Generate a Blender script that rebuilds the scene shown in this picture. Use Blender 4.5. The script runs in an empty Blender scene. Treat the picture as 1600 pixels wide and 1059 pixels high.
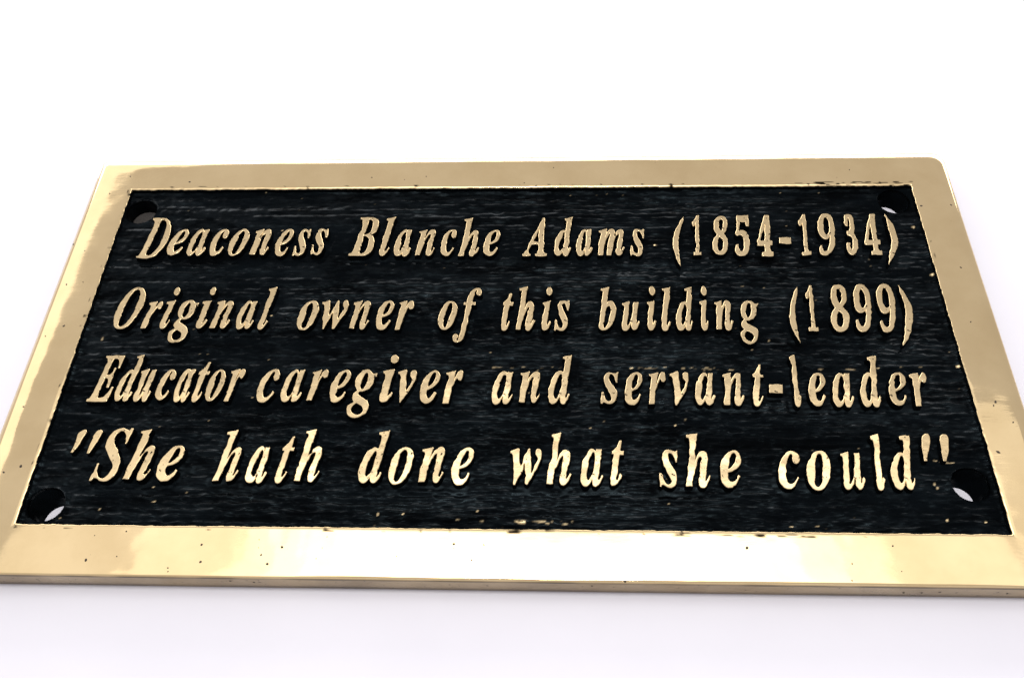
import bpy, bmesh, math, random
import numpy as np
from mathutils import Matrix, Vector
from mathutils.geometry import delaunay_2d_cdt

random.seed(7)
rng = np.random.default_rng(11)
scene = bpy.context.scene
COL = scene.collection
S = 0.1                     # one plate unit is 10 cm

# ---------------------------------------------------------------- camera
cam_data = bpy.data.cameras.new('camera')
cam_data.sensor_width = 36.0
cam_data.lens = 32.895
cam_data.clip_start = 0.005
cam_data.clip_end = 50.0
cam = bpy.data.objects.new('camera', cam_data)
COL.objects.link(cam)
M3 = Matrix([[0.998958, -0.001657, 0.045602], [0.027145, 0.824868, -0.564674], [-0.03668, 0.565324, 0.824053]])
M4 = M3.to_4x4()
M4.translation = Vector([0.11317, -1.30069, 1.89036]) * S
cam.matrix_world = M4
scene.camera = cam

# ---------------------------------------------------------------- light
world = bpy.data.worlds.new('World')
scene.world = world
world.use_nodes = True
wn = world.node_tree.nodes
wl = world.node_tree.links
bg = wn['Background']
tc = wn.new('ShaderNodeTexCoord')
sep = wn.new('ShaderNodeSeparateXYZ')
wl.new(tc.outputs['Generated'], sep.inputs[0])
ramp = wn.new('ShaderNodeValToRGB')          # a pale room: bright towards the horizon, dimmer ceiling
cr = ramp.color_ramp
cr.elements[0].position = 0.0
cr.elements[0].color = (0.78, 0.76, 0.80, 1)
cr.elements[1].position = 1.0
cr.elements[1].color = (0.78, 0.76, 0.80, 1)
e = cr.elements.new(0.35); e.color = (0.76, 0.74, 0.78, 1)
e = cr.elements.new(0.62); e.color = (0.74, 0.72, 0.76, 1)
wl.new(sep.outputs['Z'], ramp.inputs[0])
dim = wn.new('ShaderNodeMapRange')           # the room is a little darker to the right
dim.inputs['From Min'].default_value = -1.0
dim.inputs['From Max'].default_value = 1.0
dim.inputs['To Min'].default_value = 1.10
dim.inputs['To Max'].default_value = 0.84
wl.new(sep.outputs['X'], dim.inputs['Value'])
wl.new(dim.outputs[0], bg.inputs[1])
wl.new(ramp.outputs[0], bg.inputs[0])


def area(name, x0, x1, y0, y1, z, radiance, colour):
    d = bpy.data.lights.new(name, 'AREA')
    d.shape = 'RECTANGLE'
    d.size = (x1 - x0) * S
    d.size_y = (y1 - y0) * S
    d.energy = radiance * math.pi * d.size * d.size_y
    d.color = colour
    o = bpy.data.objects.new(name, d)
    COL.objects.link(o)
    o.location = ((x0 + x1) / 2 * S, (y0 + y1) / 2 * S, z * S)
    return o


for k in range(5):            # a lamp that fades out towards its rim
    area('ceiling_softbox', -2.75 + 0.28 * k, 3.0 - 0.36 * k, -0.6, 2.30 - 0.09 * k, 6.0 + 0.02 * k, 0.5, (1.0, 0.985, 0.98))
area('ceiling_softbox', -3.7, 4.3, -0.9, 2.75, 6.15, 0.42, (1.0, 0.985, 0.98))
area('ceiling_softbox', -4.9, 5.2, -1.0, 3.4, 6.2, 0.42, (1.0, 0.985, 0.98))
area('added_glint_lamp', -0.6, 0.8, -0.65, 0.05, 6.0, 60.0, (1.0, 0.985, 0.98))  # unseen lamp, added so the panel ridges catch bright glints
sw = area('side_window', -13.6, -5.6, -1.0, 13.0, 6.0, 0.95, (1.0, 0.98, 0.98))
sw.rotation_euler = (0, 0, -0.17)
sw.location.x += 0.43 * S
win = area('back_window', -7.0, 7.0, -1.5, 1.5, 1.7, 3.5, (1.0, 0.98, 0.98))
win.location = (0.0, 5.5 * S, 1.7 * S)
win.rotation_euler = (math.radians(-90), 0, 0)

vs = scene.view_settings
vs.view_transform = 'Standard'
vs.look = 'None'
vs.exposure = 0.0
vs.gamma = 1.0
vs.use_curve_mapping = False

# ---------------------------------------------------------------- measured data (plate units)
GLYPHS = {
    '-': [[69,154,83,206,245,206,231,154]],
    '1': [[65,0,75,36,130,36,145,38,158,45,164,53,170,64,175,79,266,416,207,365,190,355,175,348,160,346,146,349,137,359,133,369,132,381,135,396,228,432,309,482,384,482,275,79,272,61,274,47,281,38,298,36,353,36,343,0]],
    '3': [[161,-7,116,-4,82,5,66,13,52,23,43,35,36,60,39,74,45,90,54,103,67,113,80,120,95,125,110,126,105,100,107,79,116,62,130,50,147,43,169,40,184,41,199,44,226,56,239,66,251,79,262,95,271,115,279,139,282,163,279,184,269,202,257,213,241,221,222,225,198,227,156,227,168,269,213,269,239,272,264,281,284,296,297,311,308,327,317,346,324,367,328,390,329,409,325,424,318,436,306,443,289,445,274,444,261,439,249,430,238,419,214,375,203,341,179,343,158,348,143,356,133,367,130,382,132,401,140,418,151,434,166,448,186,461,205,470,227,477,250,482,276,485,304,486,331,485,355,482,377,476,394,468,410,458,423,442,431,423,433,401,430,377,422,355,410,335,397,317,379,301,360,287,317,264,294,256,311,252,327,246,343,238,359,228,370,216,380,201,386,184,386,163,382,138,376,119,359,84,332,52,314,37,295,25,275,15,253,7,230,1,184,-6]],
    '4': [[121,0,131,36,178,39,191,44,202,52,211,65,218,84,229,125,43,125,54,166,329,480,423,480,339,169,409,169,397,125,327,125,316,84,313,65,314,52,321,44,331,39,367,36,357,0],[102,169,241,169,311,416]],
    '5': [[163,-7,118,-4,100,0,85,5,70,14,57,24,49,35,44,61,47,75,53,89,60,101,71,109,84,116,98,120,114,121,110,108,110,83,112,71,117,61,125,52,135,46,148,42,165,40,180,41,208,50,223,58,236,69,248,83,259,101,269,122,277,148,282,171,283,192,280,209,273,223,263,233,249,241,232,246,182,246,152,240,134,235,107,247,192,480,446,480,415,357,377,357,378,391,375,399,367,404,354,406,215,406,170,281,184,285,276,290,302,286,325,279,345,268,362,256,375,240,383,221,386,199,385,175,380,148,373,127,365,108,355,90,344,75,327,56,310,40,269,16,226,1,183,-6]],
    '8': [[181,-7,155,-6,131,-2,112,3,94,11,79,20,68,31,53,57,49,78,49,99,53,122,61,143,71,162,83,178,99,193,138,219,160,231,184,242,155,267,145,281,137,296,132,311,129,327,130,345,134,364,141,385,151,404,164,423,181,441,202,456,226,469,270,482,295,485,322,486,349,485,373,481,392,474,409,465,421,453,431,435,437,415,438,393,434,369,425,344,411,322,392,305,376,293,314,260,334,248,351,236,375,212,384,199,390,183,394,166,394,147,389,127,381,103,370,81,355,61,338,44,318,29,294,16,270,6,243,-1,213,-5],[279,283,297,293,312,304,325,317,335,332,344,350,350,370,354,395,353,407,346,428,340,436,331,442,320,446,308,447,290,445,274,438,260,426,248,410,238,392,230,372,227,351,229,333,235,318,246,306,260,294],[196,32,217,34,237,42,256,55,272,72,285,92,293,116,296,136,294,154,285,170,274,181,243,204,222,216,205,205,174,178,161,161,150,142,143,120,139,95,140,74,147,56,158,42,174,34]],
    '9': [[150,-7,105,-2,89,4,76,12,68,22,62,33,59,45,59,57,61,69,66,83,75,94,89,102,104,107,111,71,118,56,130,45,145,38,166,36,194,41,220,57,246,84,270,122,292,171,313,230,299,218,283,207,265,198,247,191,226,186,205,185,178,187,155,194,135,205,119,220,111,236,106,254,103,275,105,298,111,324,128,369,139,390,152,409,167,426,183,441,221,466,241,475,263,481,285,485,308,486,332,485,353,480,372,473,389,463,403,449,415,433,423,413,428,390,430,368,430,345,428,319,423,291,408,233,399,207,364,133,351,111,303,54,285,39,265,25,245,14,223,5,199,-2],[247,233,262,234,277,239,290,245,304,255,315,265,326,278,334,311,339,339,342,385,340,403,331,424,319,437,300,441,282,438,265,429,249,413,237,397,227,377,218,354,210,328,202,294,203,267,211,248,225,237]],
    'A': [[-68,0,-68,17,-49,20,-30,31,-13,48,323,461,342,461,326,79,330,53,342,33,361,21,388,17,388,0,178,0,178,17,199,20,215,28,225,39,231,52,235,68,237,87,238,140,97,140,49,81,33,56,29,47,28,40,32,29,47,21,71,17,71,0],[119,168,240,168,247,328]],
    'B': [[-34,0,-34,15,0,20,12,28,22,41,28,52,34,67,119,387,120,404,117,417,109,426,100,430,73,435,73,451,222,451,311,445,334,440,353,434,370,427,389,414,403,397,411,376,414,353,410,326,400,302,382,282,358,265,327,251,289,240,321,227,346,210,364,190,375,167,378,140,377,122,373,105,367,88,359,72,348,56,316,30,295,20,253,7,229,3,171,0],[227,250,250,256,270,266,286,280,299,297,308,316,313,339,315,364,311,392,299,412,280,424,253,428,238,426,228,418,222,406,181,249],[166,22,190,24,211,31,229,42,246,57,259,76,268,98,274,122,276,149,272,177,262,199,244,215,219,224,176,227,130,58,129,44,133,32,145,25]],
    'D': [[-34,0,-34,15,0,20,12,28,22,41,28,52,34,67,119,387,120,401,118,416,109,426,101,430,89,433,73,435,73,451,253,451,317,445,370,430,411,404,441,367,458,321,464,263,461,220,450,179,433,140,422,121,335,38,287,16,182,0],[169,21,191,22,212,26,231,33,250,43,283,70,298,86,312,105,335,146,344,169,364,255,366,298,363,339,354,372,340,397,320,416,294,427,262,430,243,428,231,422,223,410,217,394,133,78,128,49,131,36,137,27,150,22]],
    'E': [[-34,0,-34,15,0,20,12,28,22,41,28,52,34,67,119,387,120,401,118,416,109,426,101,430,89,433,73,435,73,451,432,451,407,324,388,324,386,355,381,376,372,393,360,407,343,416,323,424,298,428,253,429,242,427,234,423,229,418,224,409,220,398,181,251,222,251,241,253,257,257,271,263,283,270,303,291,320,322,336,322,289,136,274,136,273,184,266,201,256,213,241,221,220,226,175,227,128,44,130,34,137,28,145,25,157,23,196,23,218,25,256,33,273,39,289,47,304,57,319,69,346,98,372,136,389,136,350,0]],
    'O': [[179,-11,151,-10,125,-4,102,4,81,17,62,33,47,51,34,73,26,97,21,124,19,154,20,178,24,203,30,228,38,253,46,273,107,367,165,419,186,432,208,443,230,452,252,458,275,462,299,463,328,461,354,456,378,447,399,435,417,419,433,400,445,379,454,355,459,329,461,300,460,275,451,225,443,200,416,141,392,105,348,58,315,32,293,19,271,8,249,-1,226,-7,202,-10],[184,13,206,16,227,25,248,40,267,60,279,77,303,118,314,142,350,253,362,328,363,350,361,377,355,399,345,416,331,429,314,437,294,439,277,437,260,431,244,420,228,406,213,390,198,370,138,239,121,168,116,123,117,76,123,53,133,36,147,23,164,15]],
    'S': [[154,-11,134,-10,111,-6,48,13,38,14,30,13,24,9,9,-7,-9,-7,26,144,45,144,47,110,51,84,60,63,71,45,85,31,102,21,122,15,145,13,160,14,174,18,187,25,208,44,217,56,223,69,228,97,227,110,223,123,211,146,98,258,76,295,70,336,72,360,78,381,88,401,102,419,118,434,137,446,153,453,171,459,189,462,208,463,234,461,279,451,312,442,323,444,333,450,342,461,360,461,328,322,308,322,308,356,304,374,298,390,289,404,279,416,267,426,254,433,239,438,224,439,205,437,189,430,174,419,162,404,155,387,153,368,155,356,159,343,166,331,283,210,293,195,301,179,307,162,312,126,310,101,305,79,297,59,285,41,270,25,252,12,232,2,209,-6,183,-10]],
    'a': [[53,-9,33,-6,16,1,1,14,-10,30,-17,50,-19,73,-18,91,-11,128,2,166,32,220,84,276,105,291,126,301,146,308,165,310,189,305,205,290,214,265,225,303,297,303,228,56,231,44,238,40,251,46,267,61,285,87,300,78,279,47,259,22,238,5,217,-5,197,-9,174,-4,160,10,155,34,157,52,162,75,137,38,111,12,93,1,74,-6],[93,41,108,45,124,56,134,67,161,111,196,219,198,248,195,266,186,277,172,281,162,279,151,273,141,264,119,236,99,200,66,97,65,81,68,59,77,45]],
    'b': [[62,-9,48,-7,1,12,-8,21,-11,31,91,412,89,422,84,429,74,432,48,433,48,451,189,470,129,255,150,279,171,296,194,306,218,310,238,307,256,299,271,286,282,269,289,247,291,221,290,203,283,166,249,94,237,77,210,47,195,34,160,11,140,2,120,-4,99,-8],[91,15,103,16,115,21,127,29,149,51,169,81,207,190,210,223,207,240,201,253,191,261,179,263,162,260,147,250,127,221,70,33,75,19]],
    'c': [[93,-9,70,-8,50,-2,32,6,17,19,6,34,-3,53,-8,74,-9,97,-8,122,-3,146,5,171,16,195,27,214,54,248,70,263,88,277,111,291,133,301,156,308,179,310,201,308,220,302,235,291,247,279,254,265,257,249,255,236,251,225,245,216,231,207,214,203,198,206,186,213,179,224,176,238,177,248,187,267,189,275,185,285,173,289,162,287,151,281,139,270,128,257,107,223,90,182,79,139,76,118,75,99,76,79,81,63,88,51,98,42,109,36,123,34,143,38,164,50,184,69,204,96,222,83,203,55,183,32,162,14,140,1,117,-7]],
    'd': [[55,-9,35,-7,17,1,3,14,-5,27,-11,43,-14,61,-15,82,-14,103,-10,125,-4,148,10,182,29,215,64,259,78,272,99,288,121,300,142,307,164,310,182,308,198,303,213,294,241,390,243,412,241,422,234,428,222,431,205,433,205,451,343,470,237,83,230,48,232,43,238,41,246,44,263,61,281,89,297,78,270,40,246,13,231,0,215,-7,198,-9,175,-4,162,10,157,35,164,76,138,38,126,24,113,12,95,0,76,-7],[96,42,111,46,127,58,147,83,156,99,180,153,201,237,199,268,191,280,177,283,164,280,149,269,93,181,79,144,67,93,66,79,69,63,75,51,84,44]],
    'e': [[87,-9,66,-8,47,-2,31,6,16,19,4,34,-4,53,-9,74,-11,98,-10,116,-7,135,6,172,36,224,63,255,93,280,109,290,131,301,154,307,176,310,197,308,215,302,230,293,241,280,247,265,249,248,246,228,238,209,225,191,207,174,188,161,166,149,140,139,111,131,79,124,76,112,76,73,80,60,87,50,96,42,108,37,122,36,141,39,159,51,177,69,195,95,214,83,197,55,179,32,158,14,136,1,113,-7],[84,146,104,152,123,161,140,171,156,184,169,197,179,212,187,228,192,244,193,260,192,272,187,280,180,286,171,287,156,283,141,272,126,252,116,236,107,218,91,173]],
    'f': [[-66,-139,-82,-137,-96,-132,-108,-124,-118,-112,-123,-99,-125,-85,-123,-70,-116,-58,-105,-50,-91,-48,-78,-50,-69,-56,-62,-66,-60,-79,-61,-89,-71,-107,-68,-114,-59,-117,-46,-113,-34,-102,-27,-92,15,49,60,275,13,275,19,303,66,303,75,335,86,363,98,388,111,410,126,428,145,447,166,460,188,468,212,470,232,469,250,464,264,456,274,445,280,432,282,418,278,398,267,385,247,381,235,384,224,391,217,401,214,413,216,422,224,437,225,442,222,447,214,449,201,445,189,434,178,415,171,399,144,303,201,303,197,275,140,275,65,-29,53,-55,40,-77,26,-96,11,-112,-5,-124,-24,-132,-44,-137]],
    'g': [[77,-139,48,-138,23,-134,1,-127,-18,-119,-36,-104,-47,-86,-51,-66,-49,-51,-42,-37,-31,-25,-4,-9,33,5,13,20,1,35,-3,51,-1,62,4,73,12,83,23,93,38,104,57,114,42,125,20,147,14,159,10,173,9,189,11,210,17,230,28,248,42,266,59,280,79,293,96,300,131,309,149,310,175,308,200,301,223,291,244,277,302,277,299,248,261,248,264,225,262,203,255,182,244,164,229,147,212,132,191,120,174,113,157,108,138,105,118,104,83,106,70,95,66,84,73,72,93,63,106,60,207,17,216,9,225,-5,231,-20,233,-36,231,-56,224,-73,213,-90,198,-104,179,-116,158,-126,140,-132,120,-136],[116,125,128,127,139,133,149,142,159,155,168,170,175,188,184,226,185,246,181,269,172,283,156,287,144,285,133,279,122,269,112,255,103,239,96,222,90,203,87,183,86,164,89,142,99,129],[85,-117,107,-115,126,-110,141,-102,153,-91,160,-79,162,-66,159,-53,151,-41,138,-32,60,-4,37,-17,21,-31,11,-46,7,-62,10,-77,17,-90,30,-101,46,-110,64,-115]],
    'h': [[210,-9,185,-4,170,13,165,41,223,246,220,257,210,261,195,258,180,248,164,233,148,212,131,185,104,130,92,100,81,68,63,0,-19,0,90,411,88,422,83,428,73,431,48,433,48,451,187,470,115,197,171,270,184,282,201,294,217,303,235,308,253,310,275,306,290,297,300,281,303,259,302,243,298,223,246,57,248,47,257,43,265,46,276,57,290,74,306,98,320,89,302,59,284,34,265,15,247,2,228,-7]],
    'i': [[132,371,114,375,100,384,90,398,87,416,90,433,100,447,114,457,132,460,149,457,163,447,173,433,176,416,173,398,163,384,149,375],[49,-8,35,-7,23,-2,13,5,6,15,2,27,1,41,4,64,51,237,53,254,46,268,26,273,19,273,19,289,150,310,85,68,84,55,87,46,95,42,107,48,123,64,142,90,155,81,135,49,114,24,92,6,71,-5]],
    'l': [[40,-9,25,-8,13,-4,3,3,-4,13,-9,25,-10,40,-8,61,87,414,80,428,58,433,52,433,52,450,183,470,73,54,75,44,83,41,96,46,112,62,131,89,144,79,118,39,93,12,76,0,59,-7]],
    'm': [[380,-8,355,-3,340,14,335,42,387,222,393,247,390,258,380,261,366,258,351,249,335,234,318,214,284,152,261,95,230,0,152,0,220,222,226,247,222,258,213,261,201,259,189,253,177,244,164,230,150,212,116,152,66,0,-14,0,52,254,45,268,24,273,18,273,17,289,151,310,116,193,131,216,173,269,203,294,220,303,238,308,256,310,278,306,294,297,303,282,306,260,299,217,330,258,361,287,381,300,401,307,422,310,444,306,460,297,470,282,473,260,468,224,416,58,418,47,426,44,436,47,446,56,457,70,471,91,486,81,459,42,433,14,416,2,399,-6]],
    'n': [[213,-9,188,-4,173,13,168,41,226,246,222,257,213,261,195,256,176,243,157,221,136,190,116,152,66,0,-14,0,52,254,45,268,24,273,18,273,17,289,151,310,116,193,131,216,173,269,203,294,220,303,238,308,256,310,278,306,294,297,303,281,306,259,305,246,248,57,251,47,260,43,269,46,279,55,304,90,319,80,305,59,266,13,249,1,231,-7]],
    'o': [[96,-9,74,-8,54,-2,36,7,20,20,7,36,-3,54,-8,75,-10,98,-9,117,-6,135,-1,154,14,191,35,225,91,281,107,291,124,299,141,305,175,310,200,308,221,302,240,294,256,281,269,265,278,247,283,226,285,203,284,185,281,167,270,130,252,94,241,77,215,46,185,21,168,10,133,-5,115,-8],[103,13,119,18,134,30,153,57,196,172,206,240,202,267,191,283,172,288,157,284,141,272,122,246,69,58,73,33,84,18]],
    'r': [[-14,0,52,254,45,268,24,273,18,273,17,289,151,310,114,189,144,243,171,280,184,293,197,302,210,308,222,310,243,305,255,290,259,265,258,251,255,240,249,230,236,221,220,218,208,220,196,227,186,238,180,241,169,237,157,225,143,204,127,175,110,139,66,0]],
    's': [[91,-9,73,-8,52,-3,22,7,15,7,3,4,-7,-7,-24,-4,-7,109,13,105,17,73,27,47,40,29,59,18,81,14,103,18,115,31,120,52,118,64,114,77,106,91,69,138,47,170,39,185,29,214,28,228,31,250,39,269,53,286,71,299,92,306,116,309,134,308,156,304,192,295,204,298,212,307,230,307,215,205,197,207,188,242,174,268,156,283,134,288,119,286,107,278,99,268,97,255,100,240,109,222,124,202,146,176,183,116,188,99,190,82,189,65,184,50,177,36,168,23,156,12,142,3,126,-4,109,-8]],
    't': [[30,-9,5,-4,-10,12,-15,39,-11,70,45,273,13,273,13,297,36,307,58,319,79,334,117,374,134,398,162,398,134,300,187,300,179,273,126,273,67,56,70,45,77,41,86,44,98,54,112,71,128,95,144,85,130,63,116,44,88,14,70,1,50,-7]],
    'u': [[46,-9,24,-6,8,3,-2,19,-5,41,0,75,38,211,46,254,39,268,19,273,13,273,12,289,146,310,77,65,76,53,79,43,89,40,103,43,118,51,133,66,167,113,181,139,194,167,206,197,227,264,236,301,316,301,252,65,251,57,254,48,257,45,261,44,270,47,280,56,292,70,306,91,321,81,307,60,268,13,251,1,233,-7,215,-9,202,-8,191,-4,182,4,175,14,171,26,169,40,181,103,154,62,127,30,114,18,98,6,81,-3,64,-8]],
    'v': [[48,-9,38,229,30,255,19,270,5,274,-1,273,-2,291,97,310,103,303,109,284,123,89,178,157,196,188,202,203,204,213,200,226,178,256,175,271,177,286,186,299,198,307,214,310,230,307,243,298,251,283,254,265,252,249,248,231,229,190,215,167,185,125,62,-9]],
    'w': [[48,-10,38,228,30,254,19,270,5,274,-1,273,-2,291,97,310,103,305,108,290,118,231,124,132,229,310,246,310,267,87,345,206,346,214,342,227,318,255,314,271,317,287,325,300,337,308,353,311,370,308,383,298,389,289,394,264,389,237,377,205,356,168,328,125,216,-9,197,-10,179,179,68,-9]],
    '(': [[246,-200,166,-110,109,-20,71,70,56,160,68,250,105,340,168,430,254,520,360,610,489,700,436,610,374,520,320,430,278,340,247,250,229,160,223,70,228,-20,242,-110]],
    ')': [[-34,-200,95,-110,201,-20,287,70,350,160,388,250,399,340,384,430,346,520,289,610,209,700,213,610,227,520,232,430,226,340,208,250,177,160,135,70,81,-20,19,-110]],
    '"': [[148,400,178,400,269,610,278,645,270,668,249,676,221,670,190,650,171,620],[378,400,408,400,499,610,508,645,500,668,479,676,451,670,420,650,401,620]],
}
LINES = [
    [('D',-0.9951,0.2556,0.1423,0.3055), ('e',-0.9191,0.2645,0.1762,0.2879), ('a',-0.8647,0.2643,0.1474,0.2876), ('c',-0.8064,0.2641,0.1597,0.2873), ('o',-0.7546,0.264,0.1591,0.2899), ('n',-0.6931,0.2671,0.1401,0.2715), ('e',-0.6294,0.2636,0.1592,0.2892), ('s',-0.5765,0.2634,0.1431,0.2828), ('s',-0.529,0.2642,0.1452,0.2913), ('B',-0.4223,0.2613,0.1474,0.2909), ('l',-0.3479,0.2627,0.1631,0.2783), ('a',-0.3071,0.2617,0.127,0.2831), ('n',-0.2507,0.2623,0.1446,0.28), ('c',-0.1871,0.2621,0.1523,0.2797), ('h',-0.1352,0.2618,0.1484,0.2697), ('e',-0.0726,0.2618,0.1633,0.279), ('A',0.0389,0.259,0.1339,0.2788), ('d',0.1136,0.2612,0.1356,0.2728), ('a',0.1734,0.2623,0.1195,0.2779), ('m',0.2283,0.263,0.1378,0.2743), ('s',0.3138,0.2606,0.1508,0.2822), ('(',0.4169,0.2591,0.08,0.187), ('1',0.4673,0.261,0.0746,0.2746), ('8',0.5199,0.2644,0.1116,0.2666), ('5',0.5779,0.26,0.1078,0.28), ('4',0.636,0.2571,0.1051,0.2856), ('-',0.6834,0.2422,0.1848,0.375), ('1',0.7452,0.2601,0.0801,0.2843), ('9',0.7909,0.2607,0.1271,0.2849), ('3',0.8656,0.2617,0.076,0.2793), ('4',0.9132,0.2596,0.1026,0.2845), (')',0.9653,0.2645,0.0954,0.1891)],
    [('O',-1.0078,0.0272,0.1463,0.2775), ('r',-0.9259,0.0258,0.1376,0.2759), ('i',-0.882,0.0273,0.1525,0.2788), ('g',-0.8451,0.0242,0.1614,0.2874), ('i',-0.7868,0.0267,0.1518,0.2818), ('n',-0.7492,0.0285,0.1374,0.2709), ('a',-0.6855,0.0286,0.1342,0.2706), ('l',-0.6286,0.0259,0.1394,0.2752), ('o',-0.5321,0.0242,0.1641,0.2846), ('w',-0.4746,0.0284,0.1633,0.2702), ('n',-0.3973,0.0274,0.145,0.2727), ('e',-0.3327,0.0275,0.1598,0.2737), ('r',-0.2815,0.0251,0.146,0.2814), ('o',-0.1762,0.0254,0.1519,0.2764), ('f',-0.1181,0.0218,0.1603,0.281), ('t',-0.0175,0.0241,0.132,0.2725), ('h',0.0197,0.0257,0.1314,0.2741), ('i',0.0808,0.024,0.1427,0.2836), ('s',0.1162,0.0244,0.1489,0.2843), ('b',0.2223,0.026,0.1444,0.2731), ('u',0.2806,0.0246,0.1312,0.2749), ('i',0.3423,0.0252,0.1312,0.2823), ('l',0.377,0.0247,0.1505,0.2755), ('d',0.415,0.0248,0.1272,0.2752), ('i',0.4737,0.0256,0.1074,0.2847), ('n',0.5113,0.0268,0.126,0.2752), ('g',0.5729,0.0231,0.1479,0.2872), ('(',0.6868,0.0225,0.0736,0.1912), ('1',0.7275,0.0225,0.0785,0.2823), ('8',0.7854,0.0236,0.1204,0.2774), ('9',0.8417,0.0229,0.1243,0.2863), ('9',0.899,0.0205,0.1268,0.2948), (')',0.9524,0.0213,0.0991,0.197)],
    [('E',-0.9999,-0.1862,0.1219,0.2865), ('d',-0.9399,-0.1835,0.1255,0.273), ('u',-0.8926,-0.1832,0.1122,0.2804), ('c',-0.8415,-0.1813,0.1374,0.2748), ('a',-0.795,-0.1844,0.111,0.2831), ('t',-0.7496,-0.1837,0.1378,0.2704), ('o',-0.7196,-0.184,0.1292,0.2852), ('r',-0.6706,-0.1846,0.1289,0.2876), ('c',-0.596,-0.1841,0.1797,0.2855), ('a',-0.5364,-0.1837,0.1565,0.2848), ('r',-0.4722,-0.1812,0.1584,0.2749), ('e',-0.4212,-0.1832,0.1747,0.2845), ('g',-0.3654,-0.1867,0.174,0.2928), ('i',-0.3011,-0.1836,0.195,0.2858), ('v',-0.2609,-0.1831,0.1683,0.2786), ('e',-0.2039,-0.1846,0.1682,0.2818), ('r',-0.1482,-0.1858,0.1628,0.286), ('a',-0.0319,-0.1855,0.1533,0.2782), ('n',0.0311,-0.1828,0.1506,0.2702), ('d',0.1005,-0.1857,0.1581,0.2843), ('s',0.2252,-0.1865,0.1707,0.282), ('e',0.2797,-0.1872,0.1668,0.2842), ('r',0.3345,-0.1885,0.153,0.2865), ('v',0.3872,-0.1867,0.1696,0.2813), ('a',0.4449,-0.1859,0.1388,0.2738), ('n',0.5092,-0.1868,0.1399,0.2774), ('t',0.5778,-0.1887,0.1528,0.2781), ('-',0.6013,-0.2194,0.1856,0.4183), ('l',0.6729,-0.188,0.0666,0.2928), ('e',0.7061,-0.1882,0.1606,0.2875), ('a',0.7614,-0.1878,0.151,0.2841), ('d',0.8267,-0.1875,0.1417,0.2851), ('e',0.8896,-0.1872,0.1676,0.2865), ('r',0.9444,-0.1891,0.1417,0.2902)],
    [('"',-1.0279,-0.4136,0.1663,0.2229), ('S',-0.9379,-0.3919,0.1839,0.2829), ('h',-0.8591,-0.3897,0.1717,0.2702), ('e',-0.7864,-0.3924,0.2042,0.2849), ('h',-0.6533,-0.3907,0.1608,0.2706), ('a',-0.5798,-0.3932,0.1377,0.2855), ('t',-0.5124,-0.3932,0.1575,0.2839), ('h',-0.4688,-0.3901,0.1643,0.2769), ('d',-0.3249,-0.3927,0.168,0.2809), ('o',-0.258,-0.3946,0.1772,0.2936), ('n',-0.1885,-0.3908,0.1681,0.2786), ('e',-0.1159,-0.3939,0.1849,0.2897), ('w',0.0143,-0.3932,0.1769,0.2829), ('h',0.0984,-0.3928,0.1623,0.2731), ('a',0.1738,-0.3947,0.1556,0.2854), ('t',0.2398,-0.3944,0.1557,0.277), ('s',0.3492,-0.3958,0.1768,0.2877), ('h',0.4065,-0.3944,0.1588,0.2759), ('e',0.481,-0.3957,0.1918,0.2862), ('c',0.6086,-0.3975,0.193,0.2919), ('o',0.6722,-0.398,0.178,0.2937), ('u',0.748,-0.3972,0.1373,0.2878), ('l',0.8211,-0.3964,0.098,0.2809), ('d',0.8555,-0.3962,0.1605,0.2815), ('"',0.9049,-0.4268,0.1817,0.2448)],
]
PITS = [(-0.821, -0.5156, 0.0021), (-0.8889, -0.5257, 0.0013), (-0.8922, -0.5819, 0.0032), (-0.8269, -0.5728, 0.0014), (-0.7094, -0.5966, 0.0018), (-0.7074, -0.6047, 0.0014), (-0.6477, -0.5441, 0.0029), (-0.642, -0.5829, 0.003), (-0.5242, -0.531, 0.0013), (-0.5221, -0.5494, 0.001), (-0.4712, -0.5475, 0.0036), (-0.5136, -0.5657, 0.0025), (-0.4968, -0.5854, 0.003), (-0.3768, -0.5234, 0.0011), (-0.3836, -0.5483, 0.001), (-0.3934, -0.5723, 0.001), (-0.2213, -0.5651, 0.0016), (-0.1012, -0.536, 0.0026), (-0.1007, -0.5454, 0.001), (-0.037, -0.5371, 0.0018), (-0.0465, -0.5529, 0.001), (-0.0616, -0.5717, 0.0018), (0.5185, -0.5377, 0.0036), (0.8215, -0.529, 0.0022), (0.7307, -0.5693, 0.0016), (0.8287, -0.5842, 0.0012), (0.7244, -0.6053, 0.0018), (0.2595, -0.6129, 0.0029), (-1.1605, 0.1647, 0.0022), (-1.1271, 0.0325, 0.0028), (-1.1659, 0.0012, 0.0016), (-1.1547, -0.2029, 0.0023), (-1.1086, -0.3606, 0.0037), (-1.144, -0.3757, 0.0027), (-1.0919, 0.5513, 0.0022), (-1.1337, 0.4856, 0.0022), (-0.9156, 0.5281, 0.0029), (-1.1837, 0.3036, 0.0035), (-1.1444, 0.2776, 0.0018), (-1.1605, 0.1635, 0.0017), (-1.1273, 0.0314, 0.0022), (-1.1654, 0.0006, 0.0016), (0.0615, 0.5061, 0.0028), (0.0282, 0.517, 0.0018), (-0.3993, 0.5413, 0.002), (-0.2463, 0.5442, 0.0018), (0.1093, 0.5747, 0.0018), (-0.3064, 0.5322, 0.0014), (0.921, 0.5589, 0.0017), (1.1649, 0.4286, 0.0023), (1.1397, 0.2163, 0.0025), (1.1227, 0.0472, 0.002), (1.0859, 0.4253, 0.003), (1.1488, -0.2308, 0.0023), (1.1234, -0.1778, 0.0032), (1.0956, -0.3069, 0.0039), (1.1167, -0.1876, 0.0022)]
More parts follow.
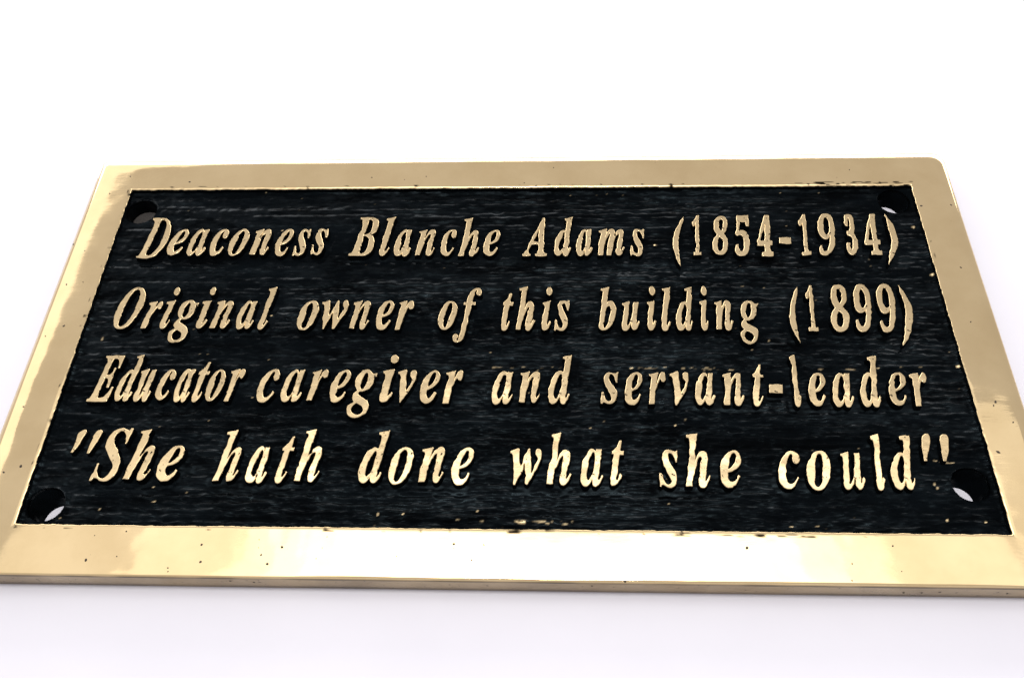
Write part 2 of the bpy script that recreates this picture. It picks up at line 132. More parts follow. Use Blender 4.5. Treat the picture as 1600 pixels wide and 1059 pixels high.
SIDE_PITS = [(0.1921, -0.0266), (0.8757, -0.0399), (0.839, -0.0414), (0.9111, -0.035), (1.0482, -0.0379), (-0.5783, -0.026), (-0.5285, -0.0326)]
HOLES = [(-1.028, -0.4474, 0.0415, -1.0111, -0.4665), (1.0233, -0.3788, 0.0404, 1.0061, -0.3995), (1.024, 0.455, 0.0415, 1.0123, 0.444), (-1.0332, 0.4298, 0.0414, -1.0352, 0.4281)]
WEAR = [(0.2954, -0.0785, 0.3797, -0.0772, 0.0009), (0.4102, -0.078, 0.5016, -0.0777, 0.0015), (0.7163, -0.0806, 0.8487, -0.0801, 0.0014), (0.8643, -0.0764, 1.0144, -0.074, 0.0015), (-0.0367, -0.0778, 0.1338, -0.0772, 0.0015), (0.032, -0.477, 0.1545, -0.4786, 0.0044), (-0.0985, -0.474, -0.0353, -0.4747, 0.002), (0.9408, -0.3154, 0.9699, -0.3231, 0.002), (0.978, -0.3246, 1.0, -0.326, 0.002), (0.4707, -0.0833, 0.5469, -0.0812, 0.0012), (0.3761, 0.3064, 0.3771, 0.3064, 0.0024), (1.0579, 0.3653, 1.0589, 0.3653, 0.0031), (1.0702, 0.2043, 1.0712, 0.2043, 0.0034), (1.0685, -0.072, 1.0695, -0.072, 0.0036), (-0.7855, -0.4371, -0.7845, -0.4371, 0.0019), (-0.7945, -0.401, -0.7935, -0.401, 0.0012), (-0.2762, -0.4624, -0.2752, -0.4624, 0.0024), (-0.2195, -0.4617, -0.2185, -0.4617, 0.0012), (0.6211, -0.4821, 0.6221, -0.4821, 0.0017), (0.677, -0.48, 0.678, -0.48, 0.0012), (0.9546, -0.4622, 0.9556, -0.4622, 0.0024), (1.0343, -0.4657, 1.0353, -0.4657, 0.0012), (0.9465, -0.378, 0.9475, -0.378, 0.0024), (0.9513, -0.3872, 0.9523, -0.3872, 0.0018), (-0.0573, -0.4539, -0.0563, -0.4539, 0.0012), (0.3915, -0.2343, 0.3925, -0.2343, 0.0011), (0.1952, -0.244, 0.1962, -0.244, 0.0012), (-0.6075, 0.0768, -0.6065, 0.0768, 0.0012), (-0.6292, 0.3623, -0.6282, 0.3623, 0.0008)]

Z_PANEL = -0.0165
Z_BASE = -0.068
HALF_X, HALF_Y = 1.075, 0.5


# ---------------------------------------------------------------- noise helpers
def make_noise(seed):
    t = np.random.default_rng(seed).random((256, 256)) * 2 - 1

    def f(x, y):
        x = np.asarray(x, float); y = np.asarray(y, float)
        xi = np.floor(x).astype(int); yi = np.floor(y).astype(int)
        fx = x - xi; fy = y - yi
        fx = fx * fx * (3 - 2 * fx); fy = fy * fy * (3 - 2 * fy)
        a = t[xi % 256, yi % 256]; b = t[(xi + 1) % 256, yi % 256]
        c = t[xi % 256, (yi + 1) % 256]; d = t[(xi + 1) % 256, (yi + 1) % 256]
        return (a * (1 - fx) + b * fx) * (1 - fy) + (c * (1 - fx) + d * fx) * fy
    return f


N1, N2, N3, N4, N5, N6 = [make_noise(s) for s in (1, 2, 3, 4, 5, 6)]


# ---------------------------------------------------------------- materials
def new_mat(name):
    m = bpy.data.materials.new(name)
    m.use_nodes = True
    nt = m.node_tree
    return m, nt.nodes, nt.links, nt.nodes['Principled BSDF']


def node(nodes, kind, **kw):
    n = nodes.new(kind)
    for k, v in kw.items():
        if k in n.inputs.keys():
            n.inputs[k].default_value = v
        else:
            setattr(n, k, v)
    return n


def mapped(nodes, links, scale, loc=(0, 0, 0)):
    t = nodes.new('ShaderNodeTexCoord')
    mp = nodes.new('ShaderNodeMapping')
    mp.inputs['Scale'].default_value = scale
    mp.inputs['Location'].default_value = loc
    links.new(t.outputs['Object'], mp.inputs['Vector'])
    return mp.outputs['Vector']


def ramp_node(nodes, p0, c0, p1, c1):
    r = nodes.new('ShaderNodeValToRGB')
    r.color_ramp.elements[0].position = p0
    r.color_ramp.elements[0].color = (*c0, 1)
    r.color_ramp.elements[1].position = p1
    r.color_ramp.elements[1].color = (*c1, 1)
    return r


BRASS = (0.79, 0.61, 0.338)
BRASS_OLD = (0.725, 0.55, 0.295)
PAINT = (0.0035, 0.0045, 0.0055)


def brass_material(name, rough, grain_scale, grain, stain_low, stain_high, attr=None, tones=None):
    m, n, l, p = new_mat(name)
    p.inputs['Metallic'].default_value = 1.0
    v = mapped(n, l, (55, 55, 55))
    nz = node(n, 'ShaderNodeTexNoise', Scale=1.0, Detail=4.0, Roughness=0.6)
    l.new(v, nz.inputs['Vector'])
    tone = ramp_node(n, 0.38, tones[0] if tones else BRASS_OLD, 0.62, tones[1] if tones else BRASS)
    l.new(nz.outputs[0], tone.inputs[0])
    # specks of black paint left in the pores
    v2 = mapped(n, l, (900, 900, 900), (3, 1, 7))
    nz2 = node(n, 'ShaderNodeTexNoise', Scale=1.0, Detail=3.0, Roughness=0.65)
    l.new(v2, nz2.inputs['Vector'])
    st = ramp_node(n, stain_low, (1, 1, 1), stain_high, (0, 0, 0))
    l.new(nz2.outputs[0], st.inputs[0])
    fac = st.outputs[0]
    if attr:
        at = nodes_attr = n.new('ShaderNodeAttribute')
        at.attribute_name = attr
        mx = n.new('ShaderNodeMath'); mx.operation = 'MAXIMUM'
        l.new(at.outputs['Fac'], mx.inputs[0]); l.new(fac, mx.inputs[1])
        fac = mx.outputs[0]
    mix = n.new('ShaderNodeMix'); mix.data_type = 'RGBA'
    l.new(fac, mix.inputs['Factor'])
    l.new(tone.outputs[0], mix.inputs['A'])
    mix.inputs['B'].default_value = (0.02, 0.014, 0.007, 1)
    l.new(mix.outputs['Result'], p.inputs['Base Color'])
    # polish is uneven
    v3 = mapped(n, l, (38, 90, 60), (9, 4, 2))
    nz3 = node(n, 'ShaderNodeTexNoise', Scale=1.0, Detail=5.0, Roughness=0.6)
    l.new(v3, nz3.inputs['Vector'])
    rr = n.new('ShaderNodeMapRange')
    rr.inputs['From Min'].default_value = 0.3
    rr.inputs['From Max'].default_value = 0.75
    rr.inputs['To Min'].default_value = rough * 0.7
    rr.inputs['To Max'].default_value = rough * 1.7
    l.new(nz3.outputs[0], rr.inputs['Value'])
    l.new(rr.outputs[0], p.inputs['Roughness'])
    v4 = mapped(n, l, grain_scale)
    nz4 = node(n, 'ShaderNodeTexNoise', Scale=1.0, Detail=3.0, Roughness=0.6)
    l.new(v4, nz4.inputs['Vector'])
    b = n.new('ShaderNodeBump')
    b.inputs['Strength'].default_value = grain
    b.inputs['Distance'].default_value = 0.0002
    l.new(nz4.outputs[0], b.inputs['Height'])
    l.new(b.outputs[0], p.inputs['Normal'])
    return m


mat_frame = brass_material('polished_brass', 0.05, (220, 900, 400), 0.03, 0.20, 0.27, 'paint')
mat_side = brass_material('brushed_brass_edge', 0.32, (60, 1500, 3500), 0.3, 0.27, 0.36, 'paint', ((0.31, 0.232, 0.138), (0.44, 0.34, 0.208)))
mat_letter = brass_material('brass_letter_face', 0.13, (700, 900, 700), 0.12, 0.31, 0.37)


def paint_material(name, wear):
    m, n, l, p = new_mat(name)
    v = mapped(n, l, (330, 900, 300))
    nz = node(n, 'ShaderNodeTexNoise', Scale=1.0, Detail=6.0, Roughness=0.7)
    l.new(v, nz.inputs['Vector'])
    b = n.new('ShaderNodeBump')
    b.inputs['Strength'].default_value = 0.10
    b.inputs['Distance'].default_value = 0.0004
    l.new(nz.outputs[0], b.inputs['Height'])
    l.new(b.outputs[0], p.inputs['Normal'])
    v5 = mapped(n, l, (190, 640, 300), (2, 8, 1))         # dull and glossy streaks in the brushed-on paint
    nz5 = node(n, 'ShaderNodeTexNoise', Scale=1.0, Detail=5.0, Roughness=0.65)
    l.new(v5, nz5.inputs['Vector'])
    gl = n.new('ShaderNodeMapRange')
    v6 = mapped(n, l, (14, 85, 40), (1, 3, 6))
    nz6 = node(n, 'ShaderNodeTexNoise', Scale=1.0, Detail=2.0, Roughness=0.5)
    l.new(v6, nz6.inputs['Vector'])
    ad = n.new('ShaderNodeMath'); ad.operation = 'MULTIPLY_ADD'
    ad.inputs[1].default_value = 0.55
    l.new(nz6.outputs[0], ad.inputs[0]); l.new(nz5.outputs[0], ad.inputs[2])
    gl.inputs['From Min'].default_value = 0.72
    gl.inputs['From Max'].default_value = 0.98
    gl.inputs['To Min'].default_value = 0.004
    gl.inputs['To Max'].default_value = 0.095
    l.new(ad.outputs[0], gl.inputs['Value'])
    l.new(gl.outputs[0], p.inputs['Specular IOR Level'])
    p.inputs['Specular Tint'].default_value = (0.66, 0.90, 1.0, 1)
    p.inputs['Roughness'].default_value = 0.13
    v2 = mapped(n, l, (40, 160, 60), (5, 5, 5))
    nz2 = node(n, 'ShaderNodeTexNoise', Scale=1.0, Detail=4.0, Roughness=0.6)
    l.new(v2, nz2.inputs['Vector'])
    tone = ramp_node(n, 0.35, (0.0010, 0.0012, 0.0014), 0.7, (0.0022, 0.0032, 0.0040))
    l.new(nz2.outputs[0], tone.inputs[0])
    if wear:
        at = n.new('ShaderNodeAttribute'); at.attribute_name = 'wear'
        mix = n.new('ShaderNodeMix'); mix.data_type = 'RGBA'
        l.new(at.outputs['Fac'], mix.inputs['Factor'])
        l.new(tone.outputs[0], mix.inputs['A'])
        mix.inputs['B'].default_value = (*BRASS, 1)
        l.new(mix.outputs['Result'], p.inputs['Base Color'])
        l.new(at.outputs['Fac'], p.inputs['Metallic'])
    else:
        l.new(tone.outputs[0], p.inputs['Base Color'])
    return m


mat_panel = paint_material('worn_black_paint', True)
mat_black = paint_material('black_paint', False)

mat_pit, _n, _l, _p = new_mat('dark_pit')
_nz = node(_n, 'ShaderNodeTexNoise', Scale=900.0, Detail=2.0)
_r = ramp_node(_n, 0.4, (0.012, 0.007, 0.003), 0.7, (0.05, 0.03, 0.012))
_l.new(_nz.outputs[0], _r.inputs[0]); _l.new(_r.outputs[0], _p.inputs['Base Color'])
_p.inputs['Roughness'].default_value = 0.8

mat_hole_disc, _n, _l, _p = new_mat('dull_hole_disc')
_nz = node(_n, 'ShaderNodeTexNoise', Scale=700.0, Detail=4.0)
_r = ramp_node(_n, 0.35, (0.012, 0.010, 0.008), 0.7, (0.05, 0.044, 0.038))
_l.new(_nz.outputs[0], _r.inputs[0]); _l.new(_r.outputs[0], _p.inputs['Base Color'])
_p.inputs['Roughness'].default_value = 0.9

mat_table, _n, _l, _p = new_mat('white_board')
_v = mapped(_n, _l, (30, 30, 30))
_nz = node(_n, 'ShaderNodeTexNoise', Scale=1.0, Detail=8.0, Roughness=0.65)
_l.new(_v, _nz.inputs['Vector'])
_r = ramp_node(_n, 0.3, (0.565, 0.553, 0.585), 0.7, (0.585, 0.573, 0.605))
_l.new(_nz.outputs[0], _r.inputs[0]); _l.new(_r.outputs[0], _p.inputs['Base Color'])
_p.inputs['Roughness'].default_value = 0.6
_p.inputs['Specular IOR Level'].default_value = 0.25
_nz2 = node(_n, 'ShaderNodeTexNoise', Scale=1400.0, Detail=3.0)
_b = _n.new('ShaderNodeBump'); _b.inputs['Strength'].default_value = 0.12; _b.inputs['Distance'].default_value = 0.0002
_l.new(_nz2.outputs[0], _b.inputs['Height']); _l.new(_b.outputs[0], _p.inputs['Normal'])


def link(name, mesh, mats, parent=None):
    o = bpy.data.objects.new(name, mesh)
    COL.objects.link(o)
    for m in mats:
        mesh.materials.append(m)
    o.parent = parent
    return o


# ---------------------------------------------------------------- setting: the white board it lies on
bm = bmesh.new()
bmesh.ops.create_cube(bm, size=1.0)
for v in bm.verts:
    v.co.x *= 4.0; v.co.y *= 4.0; v.co.z = v.co.z * 0.03 - 0.015 + Z_BASE * S
me = bpy.data.meshes.new('tabletop')
bm.to_mesh(me); bm.free()
table = link('tabletop', me, [mat_table])
table['kind'] = 'structure'

# ---------------------------------------------------------------- the plaque
plaque = bpy.data.objects.new('memorial_plaque', None)
plaque.empty_display_size = 0.05
COL.objects.link(plaque)
plaque['label'] = 'cast brass memorial plaque with raised italic lettering on black ground, lying on white tabletop'
plaque['category'] = 'plaque'


# ---- raised characters -------------------------------------------------------
def resample(pts, step):
    out = []
    n = len(pts)
    for i in range(n):
        a = pts[i]; b = pts[(i + 1) % n]
        d = math.hypot(b[0] - a[0], b[1] - a[1])
        k = max(1, int(round(d / step)))
        for j in range(k):
            out.append((a[0] + (b[0] - a[0]) * j / k, a[1] + (b[1] - a[1]) * j / k))
    return np.array(out)


def signed_area(q):
    x, y = q[:, 0], q[:, 1]
    return 0.5 * np.sum(x * np.roll(y, -1) - np.roll(x, -1) * y)


def inside(pt, q):
    x, y = q[:, 0], q[:, 1]
    x2, y2 = np.roll(x, -1), np.roll(y, -1)
    c = (y > pt[1]) != (y2 > pt[1])
    with np.errstate(divide='ignore', invalid='ignore'):
        xi = x + (pt[1] - y) * (x2 - x) / (y2 - y)
    return bool(np.sum(c & (pt[0] < xi)) % 2)


def normals(q):
    tan = np.roll(q, -1, 0) - np.roll(q, 1, 0)
    ln = np.maximum(np.hypot(tan[:, 0], tan[:, 1]), 1e-6)
    return np.stack([tan[:, 1] / ln, -tan[:, 0] / ln], 1)


WEIGHT = 0.0006      # the cast strokes are heavier than the drawn letter


def character_loops(ch, x, y, sx, sy, idx):
    raw = []
    for flat in GLYPHS[ch]:
        p = [(x + sx * flat[i] / 1000, y + sy * flat[i + 1] / 1000) for i in range(0, len(flat), 2)]
        raw.append(resample(p, 0.0034))
    loops = []
    for k, q in enumerate(raw):
        hole = any(inside(q[0], r) for m, r in enumerate(raw) if m != k)
        if (signed_area(q) > 0) == hole:
            q = q[::-1].copy()
        o = idx * 3.7
        nor = normals(q)
        amp = (0.0010 * N1(q[:, 0] / 0.007 + o, q[:, 1] / 0.007)
               + 0.0011 * N2(q[:, 0] / 0.020 + o, q[:, 1] / 0.020))
        chip = np.maximum(0, N3(q[:, 0] / 0.011 + o, q[:, 1] / 0.011) - 0.62) * 0.006
        w = (WEIGHT + max(0.0, 0.15 - sx) * 0.026 * (ch not in '()-1')) * (0.6 if hole else 1.0)
        q = q + nor * (amp - chip + w)[:, None]
        q[:, 0] += 0.0014 * N4(q[:, 0] / 0.03 + o, q[:, 1] / 0.03)
        q[:, 1] += 0.0012 * N5(q[:, 0] / 0.03 + o, q[:, 1] / 0.03)
        loops.append(q)
    return loops


def char_name(ch):
    if ch.isdigit(): return 'numeral'
    if ch in '()': return 'parenthesis'
    if ch == '-': return 'hyphen'
    if ch == '"': return 'quotation_mark'
    return 'capital_letter' if ch.isupper() else 'letter'


EDGE = []            # every outline point, to shape the casting trough round the letters
FOOT = -0.022        # the letters stand on the panel
idx = 0
for row in LINES:
    for (ch, x, y, sx, sy) in row:
        loops = character_loops(ch, x, y, sx, sy, idx)
        EDGE.extend(loops)
        cx = x + 0.12 * sx; cy = y + 0.3 * sy
        ax, ay = random.gauss(0, 0.016), random.gauss(0.006, 0.014)

        def lift(px, py):
            return (ax * (px - cx) + ay * (py - cy) + 0.0006 * N6(px / 0.035, py / 0.035)
                    + 0.00012 * N3(px / 0.011, py / 0.011))
        verts, faces, mids = [], [], []
        # level rings of each outline: rounded shoulder, then a drafted wall
        top_loops = []
        for q in loops:
            nor = normals(q)
            rings = []
            for off, dz in ((-0.0012, 0.0), (-0.0003, -0.0004), (0.0002, -0.0014), (0.0005, -0.0030), (0.0034, FOOT)):
                r = q + nor * off
                z = lift(r[:, 0], r[:, 1]) + dz if dz > FOOT else np.full(len(r), FOOT)
                rings.append(np.column_stack([r, z]))
            top_loops.append(rings[0])
            n = len(q)
            base = len(verts)
            for r in rings:
                for p in r: verts.append(tuple(p))
            for k in range(4):
                for j in range(n):
                    j2 = (j + 1) % n
                    a0 = base + k * n
                    faces.append((a0 + j, a0 + n + j, a0 + n + j2, a0 + j2))
                    mids.append(0 if k < 2 else 1)
        pts, eds = [], []
        for r in top_loops:
            b0 = len(pts)
            pts += [Vector((p[0], p[1])) for p in r]
            eds += [(b0 + j, b0 + (j + 1) % len(r)) for j in range(len(r))]
        # a few points inside so that the face can undulate
        vc, _ve, fc, _1, _2, _3 = delaunay_2d_cdt(pts, eds, [], 0, 1e-6)
        base = len(verts)
        vx = np.array([(v.x, v.y) for v in vc])
        vz = lift(vx[:, 0], vx[:, 1])
        for p, z in zip(vx, vz): verts.append((p[0], p[1], z))
        flat = [r[:, :2] for r in top_loops]
        for f_ in fc:
            ctr = vx[list(f_)].mean(0)
            if sum(inside(ctr, r) for r in flat) % 2 == 0:
                continue
            faces.append(tuple(base + i for i in f_)); mids.append(0)
        me = bpy.data.meshes.new(char_name(ch))
        me.from_pydata([((a - cx) * S, (b - cy) * S, c * S) for a, b, c in verts], [], faces)
        me.polygons.foreach_set('material_index', np.array(mids, np.int32))
        me.polygons.foreach_set('use_smooth', np.ones(len(faces), bool))
        me.update()
        o = link(char_name(ch), me, [mat_letter, mat_black], plaque)
        o.location = (cx * S, cy * S, 0)
        idx += 1


# ---- recessed panel ----------------------------------------------------------
STEP = 0.004
STEP_Y = 0.0026
nx = int(round(2 * (HALF_X + 0.008) / STEP)) + 1
ny = int(round(2 * (HALF_Y + 0.008) / STEP_Y)) + 1
gx = np.linspace(-(HALF_X + 0.008), HALF_X + 0.008, nx)
gy = np.linspace(-(HALF_Y + 0.008), HALF_Y + 0.008, ny)
X, Y = np.meshgrid(gx, gy)
# distance to the nearest letter edge
D = np.full(X.shape, 0.05)
K, KY = 9, 14
for q in np.concatenate([r for r in EDGE]):
    i = int(round((q[0] - gx[0]) / STEP)); j = int(round((q[1] - gy[0]) / STEP_Y))
    i0, i1, j0, j1 = max(i - K, 0), min(i + K + 1, nx), max(j - KY, 0), min(j + KY + 1, ny)
    if i0 >= i1 or j0 >= j1:
        continue
    d = np.hypot(X[j0:j1, i0:i1] - q[0], Y[j0:j1, i0:i1] - q[1])
    D[j0:j1, i0:i1] = np.minimum(D[j0:j1, i0:i1], d)
far = np.clip((D - 0.006) / 0.016, 0, 1)
rough_amp = np.clip(0.62 + 0.45 * N4(X / 0.45 + 5, Y / 0.075 + 3) + 0.45 * np.clip(X + 0.45, -1, 0.5) - 0.75 * np.clip(Y, -0.25, 0.5), 0.08, 1.2)
h = (0.0014 * N1(X / 0.30 + 3, Y / 0.0120 + 5)            # drawn sand lines
     + 0.0014 * np.sin(2 * np.pi * Y / 0.0158 + 2.2 * N5(X / 0.30, Y / 0.09) + 1.2 * N1(X / 0.05, Y / 0.03)) * np.clip(rough_amp, 0.06, 1.1)
     + 0.0026 * N2(X / 0.024, Y / 0.0095 + 11) * rough_amp
     + 0.0015 * N3(X / 0.014, Y / 0.0085) * rough_amp
     + 0.0012 * N4(X / 0.9, Y / 0.045 + 2)
     + 0.0008 * N5(X / 0.012, Y / 0.012))
h *= 0.25 + 0.75 * far
h += -0.0010 * np.exp(-((D - 0.011) / 0.006) ** 2)           # trough cut round each letter
h += 0.0003 * np.exp(-((D - 0.021) / 0.0035) ** 2)           # and the low lip outside it
ed = np.minimum(HALF_X - np.abs(X), HALF_Y - np.abs(Y))
h += 0.003 * np.clip(1 - ed / 0.01, 0, 1) ** 2
for (hx, hy, hr, bx, by) in HOLES:
    h *= np.clip((np.hypot(X - hx, Y - hy) - hr) / 0.012, 0, 1)
for (hx, hy, hr, bx, by) in HOLES:                           # burr round each drilled hole
    h += 0.0018 * np.exp(-((np.hypot(X - hx, Y - hy) - hr - 0.003) / 0.0035) ** 2)
Z = Z_PANEL + h
wear = np.zeros(X.shape)
for (x0, y0, x1, y1, w) in WEAR:
    dx, dy = x1 - x0, y1 - y0
    L2 = dx * dx + dy * dy
    t = np.clip(((X - x0) * dx + (Y - y0) * dy) / L2, 0, 1)
    d = np.hypot(X - x0 - t * dx, Y - y0 - t * dy)
    m = np.clip(1.3 - d / max(w, 0.0016), 0, 1)
    if L2 > 1e-4:
        m *= (0.4 if y0 > -0.3 else 0.6) * np.clip(N6(X / 0.009, Y / 0.005) * 3.0 - 0.6, 0, 1)
    wear = np.maximum(wear, m)
speck = np.clip((N2(X / 0.0065 + 40, Y / 0.005 + 9) - 0.965) * 25, 0, 1) * np.clip(N5(X / 0.16, Y / 0.12) * 3 + 0.2, 0, 1)
wear = np.maximum(wear, speck * 0.6)

keep_v = np.ones(X.shape, bool)
for (hx, hy, hr, bx, by) in HOLES:
    keep_v &= ~(np.hypot(X - hx, Y - hy) < hr - STEP * 0.25)
vid = np.arange(nx * ny).reshape(ny, nx)
quads = np.stack([vid[:-1, :-1], vid[:-1, 1:], vid[1:, 1:], vid[1:, :-1]], -1).reshape(-1, 4)
ok = keep_v.ravel()[quads].all(1)
quads = quads[ok]
# snap the ragged rim of each hole to its circle
edges = {}
for f in quads[np.isin(quads, np.flatnonzero((np.min([np.hypot(X - a[0], Y - a[1]) - a[2] for a in HOLES], 0) < 0.02).ravel())).any(1)]:
    for a, b in zip(f, np.roll(f, -1)):
        k = (min(a, b), max(a, b)); edges[k] = edges.get(k, 0) + 1
rim = set()
for (a, b), c in edges.items():
    if c == 1: rim.add(int(a)); rim.add(int(b))
P = np.stack([X.ravel(), Y.ravel(), Z.ravel()], 1)
W = wear.ravel()
loops = []
for (hx, hy, hr, bx, by) in HOLES:
    r = [i for i in rim if np.hypot(P[i, 0] - hx, P[i, 1] - hy) < hr + STEP * 1.6]
    for i in r:
        d = P[i, :2] - (hx, hy)
        P[i, :2] = np.array((hx, hy)) + d / np.hypot(*d) * hr
    r.sort(key=lambda i: math.atan2(P[i, 1] - hy, P[i, 0] - hx))
    loops.append(r)
used = np.unique(quads)
remap = -np.ones(nx * ny, int); remap[used] = np.arange(len(used))
verts = [tuple(v) for v in P[used]]
wv = list(W[used])
faces = [tuple(int(i) for i in remap[f]) for f in quads]
n_panel = len(faces)
for (hx, hy, hr, bx, by), r in zip(HOLES, loops):
    prev = [int(remap[i]) for i in r]
    for t, k in ((0.10, 0.965), (0.35, 0.95), (0.98, 0.93)):
        cx, cy = hx + (bx - hx) * t, hy + (by - hy) * t
        cur = []
        for i in r:
            a = math.atan2(P[i, 1] - hy, P[i, 0] - hx)
            cur.append(len(verts))
            verts.append((cx + hr * k * math.cos(a), cy + hr * k * math.sin(a), Z_PANEL + (Z_BASE - Z_PANEL) * t))
            wv.append(0.0)
        m = len(r)
        for j in range(m):
            faces.append((prev[j], cur[j], cur[(j + 1) % m], prev[(j + 1) % m]))
        prev = cur
# a dull dark disc closes the upper left screw hole near its bottom
hx, hy, hr, bx, by = HOLES[3]
base = len(verts)
for k in range(24):
    a = 2 * math.pi * k / 24
    verts.append((hx + (bx - hx) * 0.8 + hr * 0.935 * math.cos(a), hy + (by - hy) * 0.8 + hr * 0.935 * math.sin(a), Z_PANEL + (Z_BASE - Z_PANEL) * 0.8))
    wv.append(0.0)
n_walls = len(faces)
faces.append(tuple(range(base, base + 24)))
me = bpy.data.meshes.new('panel')
me.from_pydata([(a * S, b * S, c * S) for a, b, c in verts], [], faces)
at = me.attributes.new('wear', 'FLOAT', 'POINT')
at.data.foreach_set('value', np.array(wv, np.float32))
me.polygons.foreach_set('use_smooth', np.ones(len(faces), bool))
me.update()
panel = link('panel', me, [mat_panel, mat_black, mat_hole_disc], plaque)
for p in me.polygons[n_panel:]:
    p.material_index = 1
me.polygons[n_walls].material_index = 2


# ---- polished frame ----------------------------------------------------------
# (how far out from the inner edge, height, material: 0 polished 1 side 2 paint)
PROFILE = [(0.0, -0.026, 2), (0.0, -0.007, 2), (0.0006, -0.0026, 0), (0.0022, -0.0008, 0), (0.0045, -0.0002, 0),
           (0.007, 0, 0), (0.0095, 0, 0), (0.012, 0, 0), (0.0145, 0, 0), (0.018, 0, 0), (0.024, 0, 0), (0.032, 0, 0),
           (0.042, 0, 0), (0.052, 0, 0), (0.062, 0, 0), (0.072, -0.0001, 0), (0.082, -0.0003, 0), (0.090, -0.0007, 0),
           (0.097, -0.0014, 0), (0.103, -0.0025, 0), (0.108, -0.0042, 0), (0.1115, -0.0066, 0), (0.1135, -0.0098, 0),
           (0.1142, -0.013, 1), (0.1142, -0.0165, 1), (0.1141, -0.032, 1), (0.1136, -0.052, 1), (0.1128, -0.0675, 1), (0.06, -0.0675, 1)]


def contour(d):
    """closed loop round the plate at distance d from the inner edge; same number of points for every d"""
    w_l, w_r, w_b, w_t = 1.005, 1.0, 1.0, 1.085
    x0, x1 = -HALF_X - d * w_l, HALF_X + d * w_r
    y0, y1 = -HALF_Y - d * w_b, HALF_Y + d * w_t
    pts = []
    NS, NT, NC = 520, 250, 7
    def arc(cx, cy, a0, r):
        for k in range(NC):
            a = a0 + math.pi / 2 * k / (NC - 1)
            pts.append((cx + r * math.cos(a), cy + r * math.sin(a)))
    r_tr, r_o = 0.002 + 0.28 * d, 0.002 + 0.07 * d
    r_tl = 0.002 + 0.09 * d
    for k in range(NS): pts.append((x0 + r_o + (x1 - x0 - 2 * r_o) * k / NS, y0))
    arc(x1 - r_o, y0 + r_o, -math.pi / 2, r_o)
    for k in range(1, NT): pts.append((x1, y0 + r_o + (y1 - y0 - r_o - r_tr) * k / NT))
    arc(x1 - r_tr, y1 - r_tr, 0, r_tr)
    for k in range(1, NS): pts.append((x1 - r_tr - (x1 - x0 - r_tr - r_tl) * k / NS, y1))
    arc(x0 + r_tl, y1 - r_tl, math.pi / 2, r_tl)
    for k in range(1, NT): pts.append((x0, y1 - r_tl - (y1 - y0 - r_tl - r_o) * k / NT))
    arc(x0 + r_o, y0 + r_o, math.pi, r_o)
    return np.array(pts)


rings = []
paint = []
for (d, z, m) in PROFILE:
    c = contour(d)
    c[:, 1] += np.where(c[:, 1] > HALF_Y - 0.01, d * 0.04 * c[:, 0], 0)
    x, y = c[:, 0], c[:, 1]
    rag = max(0.0, 1 - d / 0.006)
    if rag > 0:
        big = N4(x / 0.05 + 7, y / 0.05) * 0.0006 + N2(x / 0.013, y / 0.013) * 0.0011 + N1(x / 0.006, y / 0.006) * 0.0011
        horiz = np.abs(y) > HALF_Y - 0.004
        c[:, 1] += np.where(horiz, big * rag, 0)
        c[:, 0] += np.where(~horiz, big * rag, 0)
    zz = np.full(len(c), z)
    if 0 < d < 0.006:
        zz = zz * np.where(y > HALF_Y - 0.01, 1.0, 0.35)
    if d > 0.06 and z > -0.012:
        front = np.clip((-HALF_Y - 0.02 - y) / 0.03, 0, 1)
        zz = zz * (1 - 0.86 * front)
    if -0.001 > z > -0.05 and m != 2 and d > 0.1:
        # the parting ledge left by the mould along the left edge
        led = (x < -HALF_X - 0.09) & (y < 0.555)
        if z <= -0.0098: c[:, 0] -= np.where(led, 0.0035, 0)
    if z > -0.0255 and d < 0.113:
        zz = zz + 0.0010 * N1(x / 0.30 + 20, y / 0.30) + 0.0004 * N3(x / 0.11, y / 0.11 + 30) + 0.00010 * N5(x / 0.03, y / 0.03)
    rings.append(np.column_stack([c, zz]))
    pm = np.zeros(len(c))
    if m == 1 and z == -0.013:
        pm += np.clip(0.95 + 0.4 * N4(x / 0.06, y / 0.06), 0, 1) * (y < -HALF_Y - 0.09)
    if m == 0 and d < 0.02:
        bottom = (y < -HALF_Y + 0.003)
        topr = (y > HALF_Y - 0.004) & (x > 0.80)
        seg = np.clip(1 - np.abs(x - 0.58) / 0.28, 0, 1)
        if 0.006 < d < 0.0125:
            pm += np.where(bottom, np.clip(N6(x / 0.022, d / 0.0022) * 3 + 2.4 * seg - 2.0, 0, 1) * (seg > 0), 0)
        if d < 0.0125:
            pm += np.where(topr, np.clip(N6(x / 0.014 + 3, d / 0.003) * 4 - 0.7, 0, 1), 0)
        if d < 0.0098:
            pm += np.clip(N5(x / 0.016 + 50, y / 0.016) * 5 - 3.3, 0, 1)
    paint.append(np.clip(pm, 0, 1))
NP = len(rings[0])
verts = [tuple(v) for ring in rings for v in ring]
pv = list(np.concatenate(paint))
faces, mids = [], []
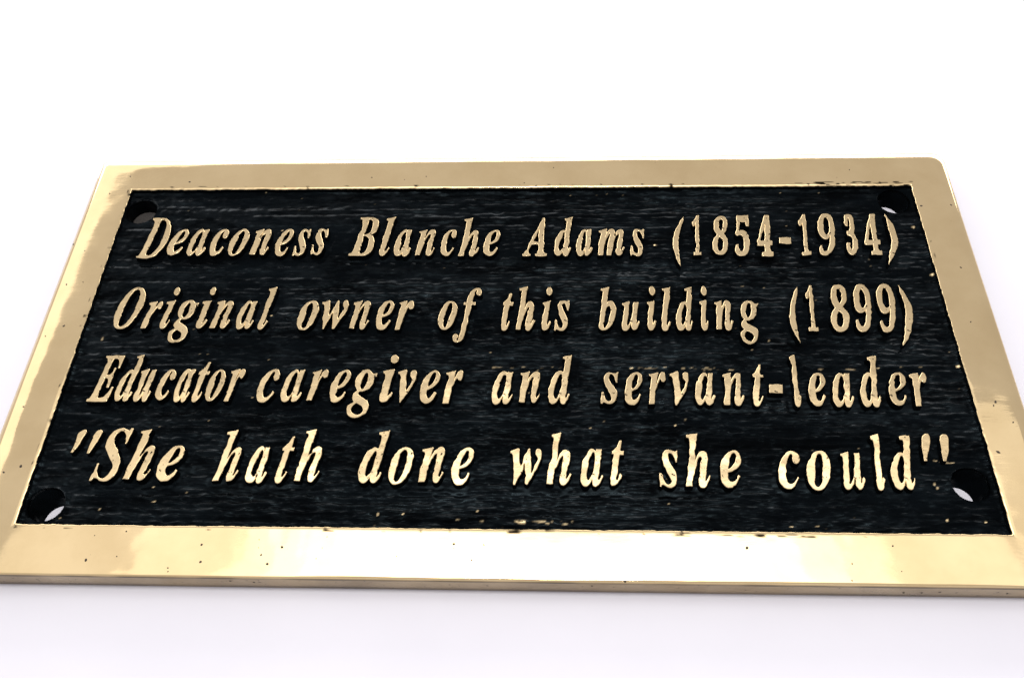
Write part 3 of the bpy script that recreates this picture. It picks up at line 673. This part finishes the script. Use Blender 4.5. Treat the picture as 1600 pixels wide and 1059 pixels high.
for a in range(len(rings) - 1):
    for k in range(NP):
        k2 = (k + 1) % NP
        faces.append((a * NP + k, (a + 1) * NP + k, (a + 1) * NP + k2, a * NP + k2))
        mids.append(max(PROFILE[a][2], PROFILE[a + 1][2]) if 2 in (PROFILE[a][2],) else (1 if PROFILE[a + 1][2] == 1 and PROFILE[a][2] == 1 else 0))


def pit(cx, cy, r, plane, z):
    base = len(verts)
    n = 9
    st = random.uniform(0.75, 1.4)
    rot = random.uniform(0, 3)
    for k in range(n):
        a = 2 * math.pi * k / n
        rr = r * random.uniform(0.75, 1.2)
        u, v = rr * math.cos(a) * st, rr * math.sin(a) / st
        u, v = u * math.cos(rot) - v * math.sin(rot), u * math.sin(rot) + v * math.cos(rot)
        verts.append((cx + u, cy + v, z) if plane == 'top' else (cx + u, z, cy + v))
        pv.append(0)
    faces.append(tuple(range(base, base + n))); mids.append(3)


for (px, py, r) in PITS:
    d = max(abs(px) - HALF_X, abs(py) - HALF_Y)
    z = 0.0010 * float(N1(px / 0.30 + 20, py / 0.30)) + 0.0004 * float(N3(px / 0.11, py / 0.11 + 30)) + 0.00010 * float(N5(px / 0.03, py / 0.03))
    zs = np.interp(d, [q[0] for q in PROFILE[4:23]], [q[1] for q in PROFILE[4:23]])
    if py < -HALF_Y - 0.05: zs *= 0.14
    pit(px, py, r * 0.95, 'top', z + float(zs) + 0.0004)
for (px, pz) in SIDE_PITS:
    pit(px, pz, 0.0028, 'side', -HALF_Y - 0.1146)

me = bpy.data.meshes.new('frame')
me.from_pydata([(a * S, b * S, c * S) for a, b, c in verts], [], faces)
at = me.attributes.new('paint', 'FLOAT', 'POINT')
at.data.foreach_set('value', np.array(pv, np.float32))
me.polygons.foreach_set('use_smooth', np.ones(len(faces), bool))
me.polygons.foreach_set('material_index', np.array(mids, np.int32))
me.update()
frame = link('frame', me, [mat_frame, mat_side, mat_black, mat_pit], plaque)
bm = bmesh.new(); bm.from_mesh(me)
bmesh.ops.recalc_face_normals(bm, faces=[f for f in bm.faces if f.material_index != 3])
bm.to_mesh(me); bm.free()
